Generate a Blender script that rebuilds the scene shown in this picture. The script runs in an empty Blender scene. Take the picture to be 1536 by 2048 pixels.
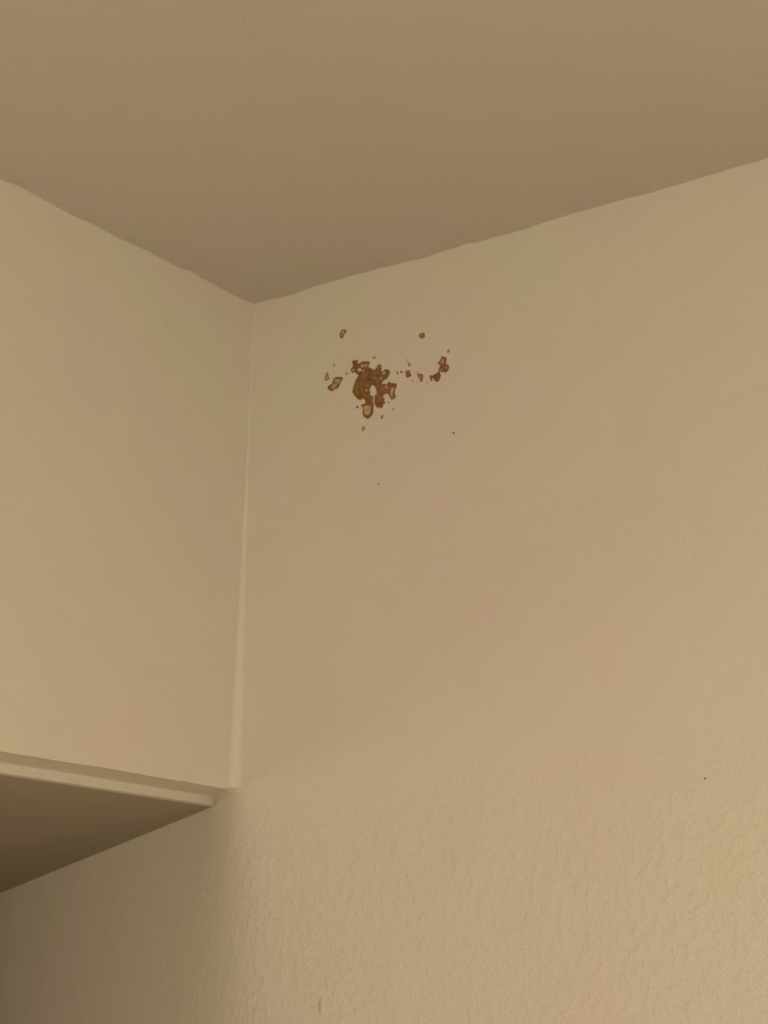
import bpy, bmesh, math, random
from mathutils import Matrix, Vector, noise
from mathutils.geometry import delaunay_2d_cdt

C = bpy.context.scene.collection
SC = bpy.context.scene
PI = math.pi

# ------------------------------------------------------------ camera
cam = bpy.data.cameras.new('camera')
cam.sensor_fit = 'HORIZONTAL'; cam.sensor_width = 36.0
cam.lens = 3540.0 / 1536.0 * 36.0
cam.clip_start = 0.05
co = bpy.data.objects.new('camera', cam); C.objects.link(co)
A = ((0.80472259, -0.1482843, -0.57483329),
     (0.59337305, 0.23054136, 0.77120626),
     (0.01816506, -0.96169769, 0.27350975))      # columns: right, down, forward
co.matrix_world = Matrix(((A[0][0], -A[0][1], -A[0][2], 1.36046311),
                          (A[1][0], -A[1][1], -A[1][2], -1.54587452),
                          (A[2][0], -A[2][1], -A[2][2], 1.65),
                          (0, 0, 0, 1)))
SC.camera = co

# ------------------------------------------------------------ light and exposure
w = bpy.data.worlds.new('world'); SC.world = w; w.use_nodes = True
w.node_tree.nodes['Background'].inputs[0].default_value = (1.0, 0.8, 0.6, 1)
w.node_tree.nodes['Background'].inputs[1].default_value = 0.0
def lamp(name, loc, power, size, col):
    l = bpy.data.lights.new(name, 'POINT'); l.energy = power; l.shadow_soft_size = size; l.color = col
    o = bpy.data.objects.new(name, l); C.objects.link(o); o.location = loc; return o
WARM = (1.0, 0.86, 0.645)
lamp('room_light', (2.05, -0.95, 1.33), 31.0, 0.25, WARM)
lamp('room_light', (0.85, -2.20, 1.35), 36.0, 0.25, WARM)  # second unseen light, added to throw more light onto the passage wall
lamp('passage_fill', (-1.75, -1.75, 1.45), 19.0, 0.40, WARM)  # unseen fill, added to lift the brightness of the passage wall
SC.view_settings.view_transform = 'Standard'; SC.view_settings.look = 'None'
SC.view_settings.gamma = 1.0; SC.view_settings.use_curve_mapping = False
SC.view_settings.exposure = 0.0

# ------------------------------------------------------------ materials
def plaster(name, col, rough=0.75, fine=0.25, lump=0.0, lump_top=None, blot=0.02, scratches=False, bulge=None):
    m = bpy.data.materials.new(name); m.use_nodes = True
    N = m.node_tree.nodes; L = m.node_tree.links; b = N['Principled BSDF']
    b.inputs['Roughness'].default_value = rough
    b.inputs['Specular IOR Level'].default_value = 0.25
    g = N.new('ShaderNodeNewGeometry')
    # slightly uneven paint colour, warm to greenish
    n1 = N.new('ShaderNodeTexNoise'); n1.inputs['Scale'].default_value = 5.5; n1.inputs['Detail'].default_value = 2
    L.new(g.outputs['Position'], n1.inputs['Vector'])
    r = N.new('ShaderNodeValToRGB'); e = r.color_ramp.elements
    e[0].position = 0.35; e[1].position = 0.65
    e[0].color = (col[0]*(1-blot*.3), col[1]*(1+blot), col[2]*(1-blot*.5), 1)
    e[1].color = (col[0]*(1+blot*.6), col[1]*(1-blot), col[2]*(1+blot), 1)
    L.new(n1.outputs['Fac'], r.inputs['Fac'])
    # fine speckle of the paint
    n4 = N.new('ShaderNodeTexNoise'); n4.inputs['Scale'].default_value = 620; n4.inputs['Detail'].default_value = 2
    L.new(g.outputs['Position'], n4.inputs['Vector'])
    mr = N.new('ShaderNodeMapRange'); mr.inputs[1].default_value = 0.3; mr.inputs[2].default_value = 0.7
    mr.inputs[3].default_value = 0.90; mr.inputs[4].default_value = 1.10
    L.new(n4.outputs['Fac'], mr.inputs[0])
    mx = N.new('ShaderNodeVectorMath'); mx.operation = 'SCALE'
    L.new(r.outputs['Color'], mx.inputs[0]); L.new(mr.outputs[0], mx.inputs['Scale'])
    last_col = mx.outputs[0]
    L.new(last_col, b.inputs['Base Color'])
    # height: fine orange-peel + broad roller lumps
    n2 = N.new('ShaderNodeTexNoise'); n2.inputs['Scale'].default_value = 330; n2.inputs['Detail'].default_value = 3
    L.new(g.outputs['Position'], n2.inputs['Vector'])
    b1 = N.new('ShaderNodeBump'); b1.inputs['Strength'].default_value = 1.0; b1.inputs['Distance'].default_value = 0.001*fine
    L.new(n2.outputs['Fac'], b1.inputs['Height'])
    n5 = N.new('ShaderNodeTexNoise'); n5.inputs['Scale'].default_value = 14; n5.inputs['Detail'].default_value = 2
    L.new(g.outputs['Position'], n5.inputs['Vector'])
    b0 = N.new('ShaderNodeBump'); b0.inputs['Strength'].default_value = 1.0; b0.inputs['Distance'].default_value = 0.0022
    L.new(n5.outputs['Fac'], b0.inputs['Height']); L.new(b0.outputs[0], b1.inputs['Normal'])
    out = b1.outputs[0]
    if lump > 0:
        sx = N.new('ShaderNodeSeparateXYZ'); L.new(g.outputs['Position'], sx.inputs[0])
        fade = N.new('ShaderNodeMapRange'); fade.inputs[1].default_value = lump_top; fade.inputs[2].default_value = lump_top-0.22
        fade.inputs[3].default_value = 0.0; fade.inputs[4].default_value = 1.0
        L.new(sx.outputs['Z'], fade.inputs[0])
        n3 = N.new('ShaderNodeTexNoise'); n3.inputs['Scale'].default_value = 95; n3.inputs['Detail'].default_value = 3; n3.inputs['Roughness'].default_value = .55
        L.new(g.outputs['Position'], n3.inputs['Vector'])
        rp = N.new('ShaderNodeMapRange'); rp.inputs[1].default_value = 0.46; rp.inputs[2].default_value = 0.80
        rp.inputs[3].default_value = 0.0; rp.inputs[4].default_value = 1.0
        L.new(n3.outputs['Fac'], rp.inputs[0])
        mu = N.new('ShaderNodeMath'); mu.operation = 'MULTIPLY'; L.new(rp.outputs[0], mu.inputs[0]); L.new(fade.outputs[0], mu.inputs[1])
        h = mu.outputs[0]
        for (cx, cz, rx, rz, amp) in (bulge or []):
            # a drip or nib of plaster with its own place on the wall
            sb = N.new('ShaderNodeVectorMath'); sb.operation = 'SUBTRACT'; sb.inputs[1].default_value = (cx, 0, cz)
            L.new(g.outputs['Position'], sb.inputs[0])
            sc = N.new('ShaderNodeVectorMath'); sc.operation = 'MULTIPLY'; sc.inputs[1].default_value = (1/rx, 0, 1/rz)
            L.new(sb.outputs[0], sc.inputs[0])
            le = N.new('ShaderNodeVectorMath'); le.operation = 'LENGTH'; L.new(sc.outputs[0], le.inputs[0])
            q = N.new('ShaderNodeMapRange'); q.interpolation_type = 'SMOOTHSTEP'
            q.inputs[1].default_value = 1.0; q.inputs[2].default_value = 0.0; q.inputs[3].default_value = 0.0; q.inputs[4].default_value = amp
            L.new(le.outputs['Value'], q.inputs[0])
            ad = N.new('ShaderNodeMath'); ad.operation = 'ADD'; L.new(h, ad.inputs[0]); L.new(q.outputs[0], ad.inputs[1]); h = ad.outputs[0]
        b2 = N.new('ShaderNodeBump'); b2.inputs['Strength'].default_value = 1.0; b2.inputs['Distance'].default_value = 0.001*lump
        L.new(h, b2.inputs['Height']); L.new(out, b2.inputs['Normal']); out = b2.outputs[0]
    L.new(out, b.inputs['Normal'])
    return m

WALL = (0.70, 0.665, 0.585)
m_left = plaster('left_wall_paint', WALL, fine=.22)
m_right = plaster('right_wall_paint', WALL, fine=.22, lump=.95, lump_top=2.02,
                  bulge=[(0.1360, 1.6580, .006, .012, 2.6), (0.0500, 1.9330, .004, .004, .7), (0.1420, 1.93, .003, .004, .5)])
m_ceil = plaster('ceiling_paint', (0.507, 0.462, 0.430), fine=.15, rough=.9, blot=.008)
m_soffit = plaster('shaded_soffit_paint', (0.39, 0.36, 0.29), fine=.12, blot=.03)  # wall paint darkened: the underside's shade is put into the colour
m_trim = plaster('trim_paint', (0.70, 0.665, 0.585), fine=.10)
m_floor = plaster('floor_finish', (0.55, 0.42, 0.28), fine=.05, rough=.5)
m_far = plaster('far_wall_paint', (0.62, 0.59, 0.53), fine=.1)

def mark_mat(name, c0, c1, c2, rough=.55):
    m = bpy.data.materials.new(name); m.use_nodes = True
    N = m.node_tree.nodes; L = m.node_tree.links; b = N['Principled BSDF']
    b.inputs['Roughness'].default_value = rough; b.inputs['Specular IOR Level'].default_value = .3
    g = N.new('ShaderNodeNewGeometry')
    n = N.new('ShaderNodeTexNoise'); n.inputs['Scale'].default_value = 150; n.inputs['Detail'].default_value = 4
    n.inputs['Roughness'].default_value = .65
    L.new(g.outputs['Position'], n.inputs['Vector'])
    r = N.new('ShaderNodeValToRGB'); e = r.color_ramp.elements
    e[0].position = .33; e[1].position = .68; e[0].color = (*c0, 1); e[1].color = (*c2, 1)
    k = e.new(.5); k.color = (*c1, 1)
    L.new(n.outputs['Fac'], r.inputs['Fac']); L.new(r.outputs['Color'], b.inputs['Base Color'])
    n2 = N.new('ShaderNodeTexNoise'); n2.inputs['Scale'].default_value = 500; n2.inputs['Detail'].default_value = 3
    L.new(g.outputs['Position'], n2.inputs['Vector'])
    bp = N.new('ShaderNodeBump'); bp.inputs['Strength'].default_value = .6; bp.inputs['Distance'].default_value = .0005
    L.new(n2.outputs['Fac'], bp.inputs['Height']); L.new(bp.outputs[0], b.inputs['Normal'])
    return m
MM = {
 'brown':  mark_mat('exposed_brown', (.150, .088, .016), (.250, .122, .038), (.36, .19, .085)),
 'pink':   mark_mat('exposed_reddish_brown', (.20, .095, .050), (.33, .165, .105), (.50, .29, .20)),
 'orange': mark_mat('exposed_rust_brown', (.24, .11, .035), (.36, .165, .070), (.42, .22, .10)),
 'grey':   mark_mat('grey_brown_speck', (.22, .17, .10), (.32, .25, .17), (.42, .34, .24)),
 'faint':  mark_mat('faint_grey_speck', (.42, .37, .29), (.48, .42, .33), (.52, .47, .38)),
 'dark':   mark_mat('dark_speck', (.12, .085, .045), (.17, .125, .075), (.26, .20, .13)),
 'rim':    mark_mat('dark_brown_rim', (.115, .060, .018), (.165, .085, .028), (.23, .125, .045)),
 'rimgrey':mark_mat('grey_brown_rim', (.20, .14, .085), (.28, .20, .125), (.36, .27, .18)),
 'rimred': mark_mat('red_brown_rim', (.11, .055, .028), (.17, .080, .045), (.26, .13, .08)),
 'pale':   mark_mat('pale_flake', (.33, .22, .10), (.50, .37, .21), (.64, .53, .38)),
 'palepink': mark_mat('pinkish_pale_flake', (.44, .27, .19), (.55, .36, .27), (.62, .46, .36)),
 'red':    mark_mat('reddish_patch', (.23, .095, .045), (.30, .13, .075), (.38, .19, .12)),
}

# ------------------------------------------------------------ helpers
def obj(name, verts, faces, mat, parent=None, smooth=False, **props):
    me = bpy.data.meshes.new(name); me.from_pydata(verts, [], faces); me.update()
    bm = bmesh.new(); bm.from_mesh(me); bmesh.ops.recalc_face_normals(bm, faces=bm.faces) if props.pop('recalc', True) else None
    bm.to_mesh(me); bm.free()
    if smooth:
        for p in me.polygons: p.use_smooth = True
    me.materials.append(mat)
    o = bpy.data.objects.new(name, me); C.objects.link(o); o.parent = parent
    for k, v in props.items(): o[k] = v
    return o
def box(name, a, b, mat, **props):
    x0, y0, z0 = a; x1, y1, z1 = b
    v = [(x, y, z) for x in (x0, x1) for y in (y0, y1) for z in (z0, z1)]
    f = [(0,1,3,2), (4,6,7,5), (0,4,5,1), (2,3,7,6), (0,2,6,4), (1,5,7,3)]
    return obj(name, v, f, mat, **props)

# ------------------------------------------------------------ the room
H = 2.5                 # ceiling
ZH = 1.8969             # bottom edge of the wall over the opening
ZU = 1.8872             # soffit of the opening
XB = -0.0678            # back of the shallow step
RX, RY = 3.4, -3.4      # room extents
TA = math.tan(math.radians(34))

# ceiling: hand-plastered sheet, a little wavy where it meets the walls
def axis(a, b, fine_lo, fine_hi, df, dc):
    v = []; x = a
    while x < b - 1e-6:
        v.append(x); x += df if fine_lo <= x < fine_hi else dc
    v.append(b); return v
def ceiling():
    xs = axis(-0.02, RX, -0.03, 0.85, .008, .12); ys = [-y for y in axis(-0.02, -RY, -0.03, 0.75, .008, .12)]
    V = []; F = []
    for x in xs:
        for y in ys:
            dx, dy = abs(x), abs(y)
            k = math.exp(-dx/.025); q = math.exp(-dy/.025)
            z = H + k*(.0030*noise.noise((0, y*14, 3.1)) + .0024*noise.noise((0, y*38, 7.7))) \
                  + q*(.0034*noise.noise((x*11, 0, 9.4)) + .0022*noise.noise((x*36, 0, 1.7)))
            V.append((x, y, z))
    n = len(ys)
    for i in range(len(xs)-1):
        for j in range(n-1): F.append((i*n+j, i*n+j+1, (i+1)*n+j+1, (i+1)*n+j))
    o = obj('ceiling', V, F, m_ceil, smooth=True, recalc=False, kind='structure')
    return o
ceiling()

# right wall: straight above the opening's height, below it the arris rounds off and
# the wall turns away into the passage
def sstep(t): t = max(0, min(1, t)); return t*t*(3-2*t)
def wall_y(x, z):
    drop = max(0.0, ZH - z)
    wd = .011 + .135*drop
    t = x/wd
    sp = wd*(math.log1p(math.exp(-abs(t))) + max(-t, 0.0))
    y = TA*sp
    up = max(0.0, TA*(-x - .010))            # squarer behind the wall over the opening
    k = sstep((ZH + .004 - z)/.008)
    return y*k + up*(1-k)
def wall_right():
    xs = axis(-3.45, RX+.02, -0.12, 0.30, .004, .06)
    zs = axis(0.0, H+.03, 1.60, 1.93, .0035, .05)
    V = [(x, wall_y(x, z), z) for x in xs for z in zs]; n = len(zs); F = []
    for i in range(len(xs)-1):
        for j in range(n-1): F.append((i*n+j, i*n+j+1, (i+1)*n+j+1, (i+1)*n+j))
    obj('wall_right', V, F, m_right, smooth=True, recalc=False, kind='structure')
wall_right()

# left wall: the part over the opening, with the shallow step behind its lower edge
def wall_left():
    ys = [RY - .02 + i*(abs(RY)+.02)/400 for i in range(401)]
    V = []; F = []
    ys_n = len(ys)
    for y in ys:
        j = .0008*noise.noise((y*22, 4.4, 0)) + .0004*noise.noise((y*90, 6.1, 0))
        V += [(0, y, ZH+j), (0, y, H+.03), (XB-.03, y, H+.03), (XB-.03, y, ZH-.0007), (-.020, y, ZH+.0023+j)]
    # last section runs skewed along the passage wall
    V[-5] = (0, .006, ZH); V[-4] = (0, .006, H+.03); V[-3] = (XB-.03, .006+TA*(.03-XB), H+.03); V[-2] = (XB-.03, .006+TA*(.03-XB), ZH-.0007); V[-1] = (-.020, .006+TA*.02, ZH+.0023)
    for i in range(ys_n-1):
        a = 5*i; b = a+5
        for k in range(5): F.append((a+k, a+(k+1) % 5, b+(k+1) % 5, b+k))
    F.append((0, 1, 2, 3, 4)); e = 5*(ys_n-1); F.append((e+4, e+3, e+2, e+1, e))
    return obj('wall_left', V, F, m_left, kind='structure')
wall_left()

# painted lip of the opening's lining, hanging below the step
def trim_lip():
    x0, x1 = XB, XB-.014
    ny = 260; V = []; F = []
    for i in range(ny+1):
        y = RY + (abs(RY)+.052)*i/ny
        ch = .0006*noise.noise((y*60, 2.2, 0)) + .0004*noise.noise((y*170, 5.2, 0))
        near = math.exp(-max(0, .046-y)/.02)
        ch2 = near*.0022*max(0, noise.noise((y*260, 8.8, 0)))
        yy = y
        V += [(x0+ch*.5, yy, ZU+ch), (x0+ch*.5 - ch2, yy, ZH+.003), (x1, yy, ZH+.003), (x1, yy, ZU)]
    V[-4] = (x0, .050, ZU); V[-3] = (x0, .050, ZH+.003); V[-2] = (x1, .060, ZH+.003); V[-1] = (x1, .060, ZU)
    for i in range(ny):
        a = 4*i; b = a+4
        for k in range(4): F.append((a+k, a+(k+1) % 4, b+(k+1) % 4, b+k))
    F.append((0, 1, 2, 3)); e = 4*ny; F.append((e+3, e+2, e+1, e))
    obj('trim_1', V, F, m_trim, kind='structure')
trim_lip()

# soffit of the passage behind the lip
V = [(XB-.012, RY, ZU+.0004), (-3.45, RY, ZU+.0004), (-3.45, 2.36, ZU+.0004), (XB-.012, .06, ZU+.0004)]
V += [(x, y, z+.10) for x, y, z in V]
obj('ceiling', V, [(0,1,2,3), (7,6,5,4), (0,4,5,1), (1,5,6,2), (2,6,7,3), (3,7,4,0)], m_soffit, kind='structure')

# filled cove in the corner of the two walls, wider towards the bottom
def trim_cove():
    V = []; F = []; nz = 90; na = 8
    for i in range(nz+1):
        z = ZH + .002 + (H+.004-ZH)*i/nz
        r = .0006 + .0128*(1 - i/nz)**1.6 + .0004*noise.noise((0, 0, z*25))
        for j in range(na+1):
            a = PI/2*j/na
            V.append((r - r*math.sin(a) + .0001, -(r - r*math.cos(a)) - .0001, z))
    n = na+1
    for i in range(nz):
        for j in range(na): F.append((i*n+j, i*n+j+1, (i+1)*n+j+1, (i+1)*n+j))
    obj('trim_2', V, F, m_right, smooth=True, recalc=False, kind='structure')
trim_cove()

# the rest of the room and the passage, out of the frame
obj('floor', [(-3.45, RY, 0), (RX, RY, 0), (RX, 2.4, 0), (-3.45, 2.4, 0)], [(0,1,2,3)], m_floor, kind='structure')
obj('wall_back', [(-3.45, RY, 0), (RX, RY, 0), (RX, RY, H), (-3.45, RY, H)], [(0,1,2,3)], m_far, kind='structure')
obj('wall_opposite', [(RX, RY, 0), (RX, 0, 0), (RX, 0, H), (RX, RY, H)], [(0,1,2,3)], m_far, kind='structure')
obj('wall_passage', [(-3.42, RY, 0), (-3.42, 2.4, 0), (-3.42, 2.4, ZU+.05), (-3.42, RY, ZU+.05)], [(0,1,2,3)], m_far, kind='structure')

# ------------------------------------------------------------ marks on the right wall: outlines in metres (along the wall, height)
MARKS = [
  {'key': 'paint_damage_patch', 'out': [(0.1582, 2.39083), (0.16079, 2.39117), (0.16386, 2.39001), (0.16513, 2.39099), (0.16603, 2.38992), (0.16451, 2.38841), (0.16526, 2.38656), (0.16875, 2.38532), (0.17044, 2.38643), (0.17389, 2.38658), (0.17906, 2.38594), (0.18209, 2.38493), (0.183, 2.38307), (0.18178, 2.3804), (0.18141, 2.37792), (0.18532, 2.3758), (0.18792, 2.37403), (0.19051, 2.37298), (0.19262, 2.37378), (0.19467, 2.37662), (0.19633, 2.37831), (0.19846, 2.37801), (0.20021, 2.37583), (0.20052, 2.37323), (0.20008, 2.37042), (0.20037, 2.36891), (0.20377, 2.36821), (0.205, 2.36977), (0.20753, 2.36997), (0.2105, 2.36899), (0.21267, 2.36602), (0.2123, 2.36357), (0.21067, 2.36102), (0.20861, 2.35892), (0.20611, 2.35799), (0.20359, 2.35742), (0.20195, 2.35559), (0.20099, 2.35326), (0.20244, 2.35261), (0.20538, 2.35309), (0.20711, 2.35095), (0.2092, 2.35124), (0.21084, 2.35307), (0.21251, 2.35381), (0.21464, 2.35194), (0.21886, 2.35037), (0.22222, 2.3497), (0.2231, 2.34701), (0.2219, 2.34475), (0.22069, 2.34249), (0.21991, 2.33978), (0.22039, 2.33683), (0.22212, 2.33399), (0.21965, 2.33234), (0.21633, 2.33134), (0.21461, 2.33368), (0.21286, 2.3376), (0.20987, 2.33998), (0.20567, 2.3401), (0.20318, 2.33844), (0.20365, 2.33619), (0.2058, 2.33434), (0.20459, 2.33207), (0.20673, 2.33022), (0.20634, 2.32886), (0.20343, 2.32764), (0.20306, 2.32521), (0.20098, 2.32418), (0.19843, 2.32553), (0.19504, 2.32618), (0.19327, 2.32925), (0.19189, 2.33383), (0.1918, 2.33744), (0.1926, 2.33944), (0.1917, 2.34142), (0.19425, 2.34142), (0.19478, 2.34405), (0.19409, 2.34779), (0.1923, 2.35176), (0.18969, 2.35445), (0.18669, 2.35527), (0.18546, 2.35349), (0.18524, 2.35172), (0.18257, 2.34973), (0.18518, 2.3474), (0.1844, 2.34466), (0.18532, 2.34196), (0.18788, 2.34145), (0.18923, 2.33866), (0.18889, 2.33513), (0.19026, 2.33127), (0.18994, 2.32702), (0.18962, 2.32278), (0.18888, 2.31862), (0.18597, 2.3163), (0.18262, 2.31443), (0.17916, 2.31688), (0.17611, 2.31961), (0.17496, 2.32414), (0.17545, 2.32837), (0.17365, 2.3316), (0.1719, 2.33303), (0.17573, 2.33351), (0.17829, 2.33395), (0.17863, 2.33713), (0.17684, 2.34001), (0.17424, 2.34124), (0.17085, 2.3401), (0.16737, 2.34187), (0.16293, 2.34673), (0.15932, 2.35217), (0.16007, 2.35603), (0.16164, 2.36155), (0.16367, 2.36625), (0.16659, 2.36967), (0.16784, 2.37124), (0.16476, 2.37333), (0.16252, 2.37636), (0.15949, 2.37603), (0.15684, 2.37789), (0.15588, 2.38103), (0.15799, 2.38316), (0.15924, 2.38473), (0.15828, 2.38787)], 'holes': [[(0.16515, 2.37801), (0.1676, 2.38006), (0.17189, 2.37771), (0.17092, 2.37513), (0.16727, 2.37618)], [(0.17245, 2.37599), (0.17475, 2.3769), (0.17482, 2.37418), (0.1732, 2.37379)], [(0.18973, 2.36313), (0.19088, 2.36485), (0.19191, 2.36413), (0.19139, 2.3612), (0.19002, 2.36147)], [(0.19842, 2.36194), (0.20028, 2.36199), (0.20271, 2.35889), (0.2006, 2.35896)], [(0.1936, 2.35756), (0.19547, 2.3574), (0.1955, 2.35617), (0.19397, 2.35648)], [(0.17811, 2.35025), (0.17993, 2.35257), (0.18084, 2.35043), (0.18028, 2.3491), (0.18134, 2.34787), (0.17858, 2.34886)], [(0.20211, 2.36675), (0.20505, 2.36773), (0.20735, 2.36675), (0.2051, 2.36527), (0.20325, 2.36492)]], 'pale': [[(0.17643, 2.32999), (0.18048, 2.33136), (0.18546, 2.32968), (0.18674, 2.3262), (0.18566, 2.32174), (0.1825, 2.31911), (0.17908, 2.31991), (0.17642, 2.32387)], [(0.21441, 2.34302), (0.21729, 2.34567), (0.21964, 2.3452), (0.21782, 2.3402), (0.21873, 2.33644), (0.21936, 2.33454), (0.21671, 2.33313), (0.2148, 2.33686)], [(0.17002, 2.38307), (0.17292, 2.38408), (0.17557, 2.38148), (0.17425, 2.37941), (0.1713, 2.38047)], [(0.15781, 2.38026), (0.16091, 2.38086), (0.16202, 2.37843), (0.15962, 2.37761)], [(0.20629, 2.34967), (0.20966, 2.34971), (0.21141, 2.34649), (0.20806, 2.34572)], [(0.17617, 2.38179), (0.17915, 2.38278), (0.18049, 2.38045), (0.17794, 2.37974)]], 'red': [[(0.16942, 2.36071), (0.17416, 2.36048), (0.17388, 2.35472), (0.17137, 2.35232)], [(0.20125, 2.34924), (0.20628, 2.35039), (0.21064, 2.34306), (0.20986, 2.3407), (0.2048, 2.34135), (0.20223, 2.34329)], [(0.19217, 2.33952), (0.20236, 2.33752), (0.20332, 2.33231), (0.19999, 2.33081), (0.194, 2.33413)], [(0.19471, 2.37516), (0.19892, 2.37646), (0.1995, 2.36982), (0.19659, 2.36752)]], 'kind': 'brown', 'label': 'large ragged brown patch of peeled paint with holes and hanging lobes, on right wall', 'group': 'brown peeled patches and specks on the right wall'},
  {'key': 'paint_damage_patch', 'out': [(0.1222, 2.36507), (0.12434, 2.36722), (0.12785, 2.36762), (0.12906, 2.37106), (0.13116, 2.37433), (0.1342, 2.37533), (0.13863, 2.37413), (0.1417, 2.3738), (0.14349, 2.37255), (0.14269, 2.37014), (0.14055, 2.36874), (0.13893, 2.36466), (0.13596, 2.36158), (0.13202, 2.36127), (0.12944, 2.35958), (0.12588, 2.36065), (0.12317, 2.36267)], 'holes': [], 'pale': [[(0.13162, 2.37349), (0.13606, 2.37222), (0.13615, 2.36926), (0.13278, 2.37031)], [(0.12835, 2.36605), (0.13269, 2.36775), (0.1354, 2.36537), (0.13197, 2.36275), (0.12889, 2.363)], [(0.13609, 2.37111), (0.14002, 2.37179), (0.13798, 2.36705), (0.13626, 2.36593)]], 'red': [], 'kind': 'pink', 'label': 'slanted pinkish-brown flake with dark rim left of the large brown patch', 'group': 'brown peeled patches and specks on the right wall'},
  {'key': 'paint_damage_patch', 'out': [(0.28527, 2.36841), (0.2873, 2.369), (0.28964, 2.36774), (0.29199, 2.36545), (0.29143, 2.36302), (0.29146, 2.36046), (0.2906, 2.35937), (0.29264, 2.35818), (0.29468, 2.3575), (0.29528, 2.35458), (0.29445, 2.35119), (0.29157, 2.34975), (0.28866, 2.35061), (0.28575, 2.35121), (0.28253, 2.3534), (0.28221, 2.35576), (0.28423, 2.35764), (0.2842, 2.35969), (0.28156, 2.36152), (0.28125, 2.36312), (0.28415, 2.36455)], 'holes': [], 'pale': [[(0.28532, 2.36379), (0.28764, 2.36433), (0.28796, 2.36222), (0.28592, 2.36188)], [(0.29093, 2.35548), (0.29266, 2.35639), (0.29325, 2.355), (0.29182, 2.35377)]], 'red': [[(0.28596, 2.35855), (0.28915, 2.35942), (0.28977, 2.35572), (0.28745, 2.3557)]], 'kind': 'pink', 'label': 'knobbly reddish-brown cluster at the right end of the marks', 'group': 'brown peeled patches and specks on the right wall'},
  {'key': 'paint_damage_patch', 'out': [(0.26972, 2.34914), (0.27147, 2.34981), (0.27354, 2.34887), (0.27645, 2.34981), (0.28052, 2.35101), (0.28166, 2.35256), (0.28254, 2.35264), (0.28344, 2.3499), (0.28436, 2.34615), (0.28294, 2.34288), (0.28123, 2.34043), (0.2786, 2.34097), (0.27624, 2.34271), (0.27474, 2.34608), (0.27298, 2.34644), (0.27213, 2.34457), (0.27303, 2.34286), (0.27157, 2.3429), (0.27095, 2.34532), (0.26975, 2.34735)], 'holes': [], 'pale': [], 'red': [[(0.27879, 2.34933), (0.2817, 2.34975), (0.28231, 2.34708), (0.2794, 2.34665)]], 'kind': 'brown', 'label': 'olive-brown wedge-shaped patch just below the knobbly reddish cluster', 'group': 'brown peeled patches and specks on the right wall'},
  {'key': 'paint_damage_patch', 'out': [(0.23547, 2.36028), (0.23694, 2.36205), (0.23963, 2.36201), (0.24144, 2.36086), (0.24118, 2.35859), (0.24301, 2.35667), (0.24273, 2.35518), (0.24036, 2.35438), (0.23797, 2.35435), (0.23645, 2.35595), (0.2367, 2.35848)], 'holes': [], 'pale': [], 'red': [], 'kind': 'orange', 'label': 'small orange-brown blot beside two dark dots, right of the large patch', 'group': 'brown peeled patches and specks on the right wall'},
  {'key': 'paint_damage_patch', 'out': [(0.25283, 2.35568), (0.25461, 2.35506), (0.25641, 2.35366), (0.25907, 2.35363), (0.2597, 2.35068), (0.25946, 2.34714), (0.25802, 2.34513), (0.25594, 2.34607), (0.25601, 2.34887), (0.25409, 2.35054), (0.25317, 2.35304)], 'holes': [], 'pale': [[(0.25406, 2.35286), (0.25672, 2.35257), (0.25705, 2.3502), (0.25528, 2.35056)]], 'red': [], 'kind': 'orange', 'label': 'small hooked brown blot between the orange blot and the olive wedge', 'group': 'brown peeled patches and specks on the right wall'},
  {'key': 'paint_damage_patch', 'out': [(0.25417, 2.40247), (0.25594, 2.4039), (0.25831, 2.40416), (0.2604, 2.40343), (0.26132, 2.40141), (0.26119, 2.39833), (0.25871, 2.39773), (0.25661, 2.39881), (0.25451, 2.40005)], 'holes': [], 'pale': [], 'red': [], 'kind': 'orange', 'label': 'round rust-brown spot alone high on the right, above the other marks', 'group': 'brown peeled patches and specks on the right wall'},
  {'key': 'paint_damage_patch', 'out': [(0.13875, 2.42494), (0.13804, 2.42931), (0.13993, 2.4325), (0.14274, 2.43368), (0.14702, 2.43261), (0.14656, 2.42923), (0.14362, 2.42808), (0.14302, 2.42461), (0.14092, 2.42363)], 'holes': [], 'pale': [[(0.13982, 2.42711), (0.14054, 2.43116), (0.14306, 2.43241), (0.14534, 2.4319), (0.14484, 2.42997), (0.14232, 2.42885), (0.14156, 2.42589)]], 'red': [], 'kind': 'orange', 'label': 'small curled brown-rimmed flake alone high on the left, nearest the ceiling', 'group': 'brown peeled patches and specks on the right wall'},
  {'key': 'paint_damage_patch', 'out': [(0.11933, 2.38452), (0.12112, 2.38377), (0.12217, 2.37912), (0.12274, 2.3753), (0.12012, 2.37435), (0.11697, 2.37573), (0.11728, 2.37937), (0.11852, 2.38208)], 'holes': [], 'pale': [[(0.11818, 2.37919), (0.12083, 2.37939), (0.12185, 2.37548), (0.11991, 2.37514), (0.11783, 2.3763)]], 'red': [], 'kind': 'grey', 'label': 'thin teardrop flake at the far left, just above the slanted pinkish flake', 'group': 'brown peeled patches and specks on the right wall'},
  {'key': 'paint_damage_patch', 'out': [(0.17379, 2.30319), (0.17541, 2.30486), (0.17667, 2.30647), (0.17801, 2.30482), (0.17919, 2.30351), (0.17781, 2.30258), (0.17551, 2.30104)], 'holes': [], 'pale': [[(0.17493, 2.30342), (0.1767, 2.30528), (0.17804, 2.30372), (0.17574, 2.30231)]], 'red': [], 'kind': 'grey', 'label': 'small hollow lozenge mark, lowest of the marks under the large patch', 'group': 'brown peeled patches and specks on the right wall'},
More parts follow.
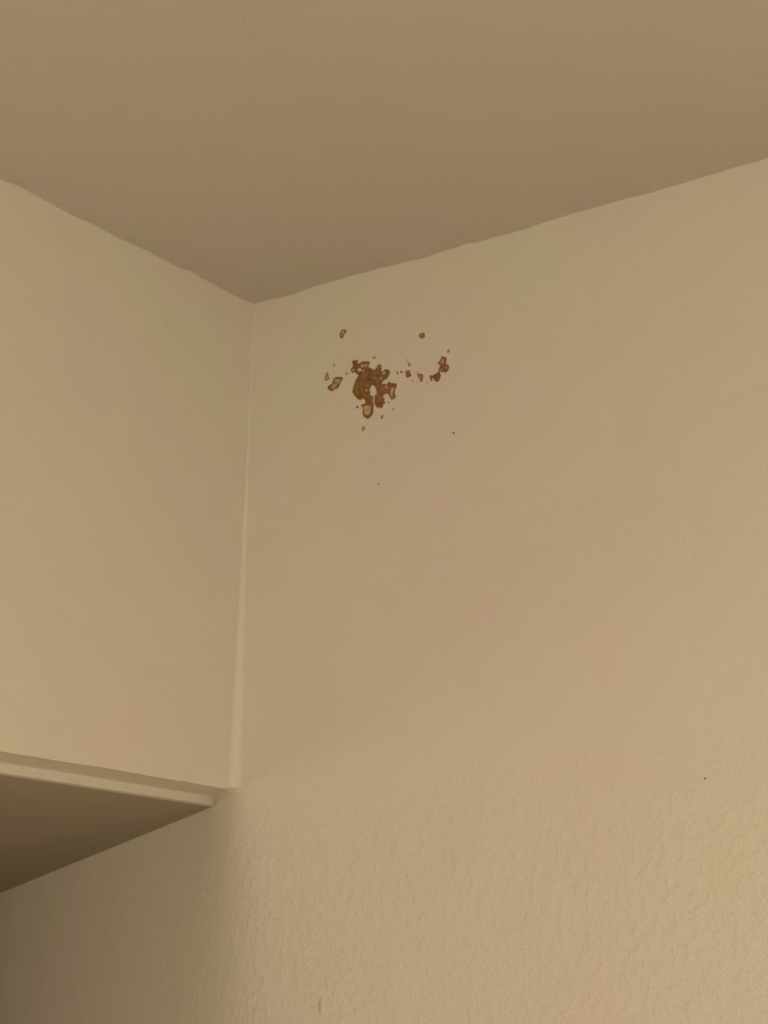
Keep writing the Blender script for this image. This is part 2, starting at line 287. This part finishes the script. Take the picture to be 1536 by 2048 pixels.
  {'key': 'paint_speck', 'out': [(0.29307, 2.3734), (0.29363, 2.37532), (0.29536, 2.37623), (0.29711, 2.37534), (0.29712, 2.37355), (0.29569, 2.37233), (0.29395, 2.37193)], 'holes': [], 'pale': [], 'red': [], 'kind': 'grey', 'label': 'small grey-brown speck above the knobbly cluster, rightmost of all specks near the patches', 'group': 'specks of brown and grey around the large patch'},
  {'key': 'paint_speck', 'out': [(0.23088, 2.36226), (0.23059, 2.36147), (0.22973, 2.36113), (0.22877, 2.36165), (0.22807, 2.3624), (0.22794, 2.36335), (0.22859, 2.364), (0.22963, 2.36364), (0.23054, 2.36318)], 'holes': [], 'pale': [], 'red': [], 'kind': 'dark', 'label': 'dark round dot right of the large patch, touching the orange blot side', 'group': 'specks of brown and grey around the large patch'},
  {'key': 'paint_speck', 'out': [(0.22277, 2.36445), (0.22428, 2.36456), (0.22489, 2.36376), (0.22388, 2.36319), (0.22414, 2.3621), (0.22548, 2.3613), (0.22496, 2.36048), (0.22313, 2.36137), (0.22249, 2.36321)], 'holes': [], 'pale': [], 'red': [], 'kind': 'dark', 'label': 'dark crescent speck right of the large patch, left of the dark round dot', 'group': 'specks of brown and grey around the large patch'},
  {'key': 'paint_speck', 'out': [(0.24232, 2.36921), (0.24193, 2.36754), (0.2408, 2.3667), (0.23944, 2.36743), (0.23887, 2.36916), (0.23873, 2.37079), (0.23937, 2.37217), (0.24062, 2.3716), (0.24151, 2.37069)], 'holes': [], 'pale': [], 'red': [], 'kind': 'grey', 'label': 'grey-olive oval speck above the small orange-brown blot', 'group': 'specks of brown and grey around the large patch'},
  {'key': 'paint_speck', 'out': [(0.23885, 2.3746), (0.23868, 2.37381), (0.23784, 2.37328), (0.23656, 2.37372), (0.23613, 2.37476), (0.23606, 2.37561), (0.23653, 2.37642), (0.23772, 2.37602), (0.23885, 2.37556)], 'holes': [], 'pale': [], 'red': [], 'kind': 'faint', 'label': 'very faint speck above the grey-olive oval speck', 'group': 'specks of brown and grey around the large patch'},
  {'key': 'paint_speck', 'out': [(0.25212, 2.35711), (0.25199, 2.35646), (0.25133, 2.35635), (0.2506, 2.35651), (0.24999, 2.35715), (0.25002, 2.35794), (0.25051, 2.35847), (0.25128, 2.35813), (0.25193, 2.3578)], 'holes': [], 'pale': [], 'red': [], 'kind': 'faint', 'label': 'faint speck at the upper left of the hooked brown blot', 'group': 'specks of brown and grey around the large patch'},
  {'key': 'paint_speck', 'out': [(0.24627, 2.34777), (0.24593, 2.34726), (0.24521, 2.34697), (0.24422, 2.34729), (0.24351, 2.34796), (0.24355, 2.34867), (0.24432, 2.3489), (0.24519, 2.34906), (0.24609, 2.3485)], 'holes': [], 'pale': [], 'red': [], 'kind': 'faint', 'label': 'faint speck below and right of the small orange-brown blot', 'group': 'specks of brown and grey around the large patch'},
  {'key': 'paint_speck', 'out': [(0.25231, 2.34501), (0.25211, 2.34462), (0.25169, 2.34434), (0.25113, 2.34465), (0.25079, 2.34509), (0.25064, 2.34562), (0.2511, 2.34586), (0.25168, 2.34602), (0.25214, 2.3455)], 'holes': [], 'pale': [], 'red': [], 'kind': 'grey', 'label': 'tiny bluish-grey dot at the lower left of the hooked brown blot', 'group': 'specks of brown and grey around the large patch'},
  {'key': 'paint_speck', 'out': [(0.26728, 2.34188), (0.26722, 2.3409), (0.2665, 2.34072), (0.26576, 2.34092), (0.26517, 2.34177), (0.26518, 2.34283), (0.26576, 2.34337), (0.26648, 2.34355), (0.26697, 2.34268)], 'holes': [], 'pale': [], 'red': [], 'kind': 'faint', 'label': 'faint slanting speck at the lower left of the olive-brown wedge', 'group': 'specks of brown and grey around the large patch'},
  {'key': 'paint_speck', 'out': [(0.15194, 2.3767), (0.15127, 2.37549), (0.14989, 2.3752), (0.14854, 2.37588), (0.14742, 2.37695), (0.14747, 2.37827), (0.14813, 2.37947), (0.14982, 2.37929), (0.15106, 2.37812)], 'holes': [], 'pale': [], 'red': [], 'kind': 'faint', 'label': 'faint round grey dot between slanted pinkish flake and large patch', 'group': 'specks of brown and grey around the large patch'},
  {'key': 'paint_speck', 'out': [(0.12824, 2.3906), (0.12995, 2.39217), (0.13207, 2.39218), (0.13177, 2.39061), (0.1295, 2.3899)], 'holes': [], 'pale': [], 'red': [], 'kind': 'grey', 'label': 'small grey dash above the slanted pinkish flake', 'group': 'specks of brown and grey around the large patch'},
  {'key': 'paint_speck', 'out': [(0.18723, 2.39021), (0.1884, 2.38959), (0.18928, 2.3886), (0.19077, 2.38873), (0.1916, 2.38994), (0.19229, 2.3895), (0.19131, 2.38752), (0.18995, 2.38744), (0.18889, 2.38708), (0.18809, 2.38827)], 'holes': [], 'pale': [], 'red': [], 'kind': 'dark', 'label': 'tiny dark v-shaped speck above the top of the large patch', 'group': 'specks of brown and grey around the large patch'},
  {'key': 'paint_speck', 'out': [(0.16651, 2.33382), (0.16814, 2.33196), (0.16766, 2.33051), (0.16582, 2.33055), (0.16515, 2.332)], 'holes': [], 'pale': [], 'red': [], 'kind': 'dark', 'label': 'small dark speck left of the hanging lobe of the large patch', 'group': 'specks of brown and grey around the large patch'},
  {'key': 'paint_speck', 'out': [(0.21169, 2.32975), (0.2126, 2.32817), (0.21175, 2.3272), (0.21085, 2.32851)], 'holes': [], 'pale': [], 'red': [], 'kind': 'dark', 'label': 'tiny dark speck under the right arm of the large patch', 'group': 'specks of brown and grey around the large patch'},
  {'key': 'paint_speck', 'out': [(0.21665, 2.31999), (0.21853, 2.32036), (0.22072, 2.31999), (0.22024, 2.31843), (0.21782, 2.31768)], 'holes': [], 'pale': [], 'red': [], 'kind': 'faint', 'label': 'faint speck right of the bottom lobes of the large patch', 'group': 'specks of brown and grey around the large patch'},
  {'key': 'paint_speck', 'out': [(0.20356, 2.31552), (0.2047, 2.31487), (0.20422, 2.31344), (0.20404, 2.31238), (0.20316, 2.31055), (0.20125, 2.31108), (0.20181, 2.31346)], 'holes': [], 'pale': [], 'red': [], 'kind': 'dark', 'label': 'thin dark slanting speck at the lower right of the hanging lobe', 'group': 'specks of brown and grey around the large patch'},
  {'key': 'paint_speck', 'out': [(0.30422, 2.27488), (0.30357, 2.27435), (0.3029, 2.27402), (0.30209, 2.2744), (0.30138, 2.275), (0.30156, 2.27572), (0.30203, 2.27622), (0.30286, 2.27615), (0.30384, 2.27582)], 'holes': [], 'pale': [], 'red': [], 'kind': 'dark', 'label': 'pinprick dark dot on bare wall below the olive-brown wedge', 'group': 'specks of brown and grey around the large patch'},
  {'key': 'paint_speck', 'out': [(0.2011, 2.23254), (0.2009, 2.23179), (0.19996, 2.23149), (0.19903, 2.23206), (0.19811, 2.23261), (0.19852, 2.23327), (0.19892, 2.2338), (0.19987, 2.23384), (0.20053, 2.2332)], 'holes': [], 'pale': [], 'red': [], 'kind': 'grey', 'label': 'pinprick grey dot on bare wall well below the large patch', 'group': 'specks of brown and grey around the large patch'},
  {'key': 'paint_speck', 'out': [(0.59784, 1.87332), (0.5976, 1.8728), (0.59708, 1.87229), (0.5964, 1.87265), (0.59598, 1.87313), (0.59595, 1.87376), (0.59643, 1.87421), (0.59715, 1.87442), (0.59785, 1.87402)], 'holes': [], 'pale': [], 'red': [], 'kind': 'dark', 'label': 'pinprick dark dot on the lower right part of the wall', 'group': 'specks of brown and grey around the large patch'},
]

def smooth_loop(pts, sub=3, jit=.00012, seed=0):
    """closed Catmull-Rom through the traced outline, with a fine ragged edge"""
    n = len(pts); out = []
    P = [Vector(p) for p in pts]
    for i in range(n):
        a, b, c, d = P[i-1], P[i], P[(i+1) % n], P[(i+2) % n]
        for k in range(sub):
            t = k/sub
            q = .5*((2*b) + (c-a)*t + (2*a-5*b+4*c-d)*t*t + (3*b-a-3*c+d)*t**3)
            j = Vector((noise.noise((q.x*900, q.y*900, seed)), noise.noise((q.x*900, q.y*900, seed+9.3))))
            out.append(q + j*jit)
    return out
def inside(p, loop):
    c = False; n = len(loop); x, y = p
    for i in range(n):
        x1, y1 = loop[i-1]; x2, y2 = loop[i]
        if (y1 > y) != (y2 > y) and x < (x2-x1)*(y-y1)/(y2-y1)+x1: c = not c
    return c
def edge_dist(p, loops):
    best = 1e9; p = Vector(p)
    for l in loops:
        for i in range(len(l)):
            a, b = l[i-1], l[i]; d = b-a; L2 = d.length_squared
            t = max(0, min(1, (p-a).dot(d)/L2)) if L2 else 0
            best = min(best, (a+d*t-p).length)
    return best
def wall_here(x, z): return wall_y(x, z)
def plate(name, loops, base, height, mat, parent, org, step=.0008, seed=0, **props):
    """thin crust with holes and a rolled edge, standing proud of the wall"""
    pts = []; edges = []
    for l in loops:
        s = len(pts); pts += [tuple(p) for p in l]
        edges += [(s+i, s+(i+1) % len(l)) for i in range(len(l))]
    xs = [p[0] for p in loops[0]]; ys = [p[1] for p in loops[0]]
    rnd = random.Random(seed); nb = len(pts)
    x = min(xs)
    while x < max(xs):
        y = min(ys)
        while y < max(ys):
            q = (x+rnd.uniform(-.3, .3)*step, y+rnd.uniform(-.3, .3)*step)
            if inside(q, loops[0]) and not any(inside(q, h) for h in loops[1:]) and edge_dist(q, loops) > step*.4:
                pts.append(q)
            y += step
        x += step
    v, e, f, ov, oe, of = delaunay_2d_cdt([Vector(p) for p in pts], edges, [], 0, 1e-7)
    v = [Vector(p) for p in v]
    keep = []
    for t in f:
        c = sum((v[i] for i in t), Vector((0, 0)))/len(t)
        if inside(c, loops[0]) and not any(inside(c, h) for h in loops[1:]): keep.append(tuple(t))
    used = sorted({i for t in keep for i in t}); mp = {i: k for k, i in enumerate(used)}
    V = []; N = len(used)
    for i in used:
        d = edge_dist(v[i], loops)
        h = base + height*math.sqrt(min(1, d/.0007))*(1+.35*noise.noise((v[i].x*400, v[i].y*400, seed)))
        if d < 1e-5: h = base + height*.25
        V.append((v[i].x-org[0], wall_here(v[i].x, v[i].y)-h-org[1], v[i].y-org[2]))
    for i in used: V.append((v[i].x-org[0], wall_here(v[i].x, v[i].y)+.0003-org[1], v[i].y-org[2]))
    F = []; cnt = {}
    for t in keep:
        a = [mp[i] for i in t]; F.append(tuple(a)); F.append(tuple(N+i for i in reversed(a)))
        for k in range(len(a)): cnt[(a[k], a[(k+1) % len(a)])] = 1
    for (a, b) in cnt:
        if (b, a) not in cnt: F.append((b, a, N+a, N+b))
    return obj(name, V, F, mat, parent=parent, **props)
def inset(loop, d):
    """shift every point inwards by d along its normal"""
    n = len(loop); area = sum(loop[i-1].x*loop[i].y - loop[i].x*loop[i-1].y for i in range(n))
    s = 1 if area > 0 else -1; out = []
    for i in range(n):
        t = loop[(i+1) % n]-loop[i-1]
        if t.length < 1e-9: out.append(loop[i].copy()); continue
        t.normalize(); out.append(loop[i] + Vector((-t.y, t.x))*s*d)
    return out
def rim(name, loop, wid, h, mat, parent, org, seed):
    """dark curled edge: a low ridge following one outline"""
    n = len(loop); V = []; F = []
    for i, p in enumerate(loop):
        wv = wid*(1+.7*noise.noise((p.x*300, p.y*300, seed)))
        hh = h*(1+.4*noise.noise((p.x*500, p.y*500, seed+4)))
        t = loop[(i+1) % n]-loop[i-1]
        nn = Vector((-t.y, t.x)).normalized() if t.length > 1e-9 else Vector((0, 0))
        for (o, q) in ((-.25*wv, -.0002), (-.15*wv, hh*.7), (.3*wv, hh), (.75*wv, hh*.75), (.9*wv, -.0002)):
            c = p + nn*o*SGN
            V.append((c.x-org[0], wall_here(c.x, c.y)-q-org[1], c.y-org[2]))
    for i in range(n):
        a = 5*i; b = 5*((i+1) % n)
        for k in range(5): F.append((a+k, a+(k+1) % 5, b+(k+1) % 5, b+k))
    return obj(name, V, F, mat, parent=parent)

RW = {'brown': .0008, 'pink': .0015, 'orange': .0009, 'grey': .0009}
for k, d in enumerate(MARKS):
    big = d['key'] == 'paint_damage_patch'
    sub = 3 if len(d['out']) > 5 else 4
    outl = smooth_loop(d['out'], sub, .00018 if big else .00008, k)
    cx = sum(p.x for p in outl)/len(outl); cz = sum(p.y for p in outl)/len(outl)
    org = (cx, 0.0, cz)
    if not big:
        o = plate('paint_speck', [outl], .0001, .0003, MM[d['kind']], None, org, .0005, k,
                  label=d['label'], category='paint damage', group=d['group'])
        o.location = org; continue
    root = bpy.data.objects.new('paint_damage_patch', None); C.objects.link(root); root.location = org
    root.empty_display_size = .01
    root['label'] = d['label']; root['category'] = 'paint damage'; root['group'] = d['group']
    holes = [smooth_loop(h, 3, .00012, k+i+1) for i, h in enumerate(d['holes'])]
    rimm = {'brown': 'rim', 'orange': 'rim', 'pink': 'rimred', 'grey': 'rimgrey'}[d['kind']]
    plate('bare_layer', [outl]+holes, .0001, .00035, MM[d['kind']], root, org, .0008, k)
    for l in [outl]+holes:
        n = len(l); area = sum(l[i-1].x*l[i].y - l[i].x*l[i-1].y for i in range(n))
        SGN = (1 if area > 0 else -1)*(1 if l is outl else -1)
        rim('dark_rim', l, RW[d['kind']] if l is outl else .0005, .0006, MM[rimm], root, org, k)
    for i, p in enumerate(d['pale']):
        o = plate('pale_flake', [smooth_loop(p, 3, .00025, k+i)], .0004, .0004, MM['palepink' if d['kind'] == 'pink' else 'pale'], root, org, .0008, k)
    for i, p in enumerate(d['red']):
        plate('reddish_flake', [smooth_loop(p, 3, .0004, k+i)], .00035, .0003, MM['red'], root, org, .0008, k)
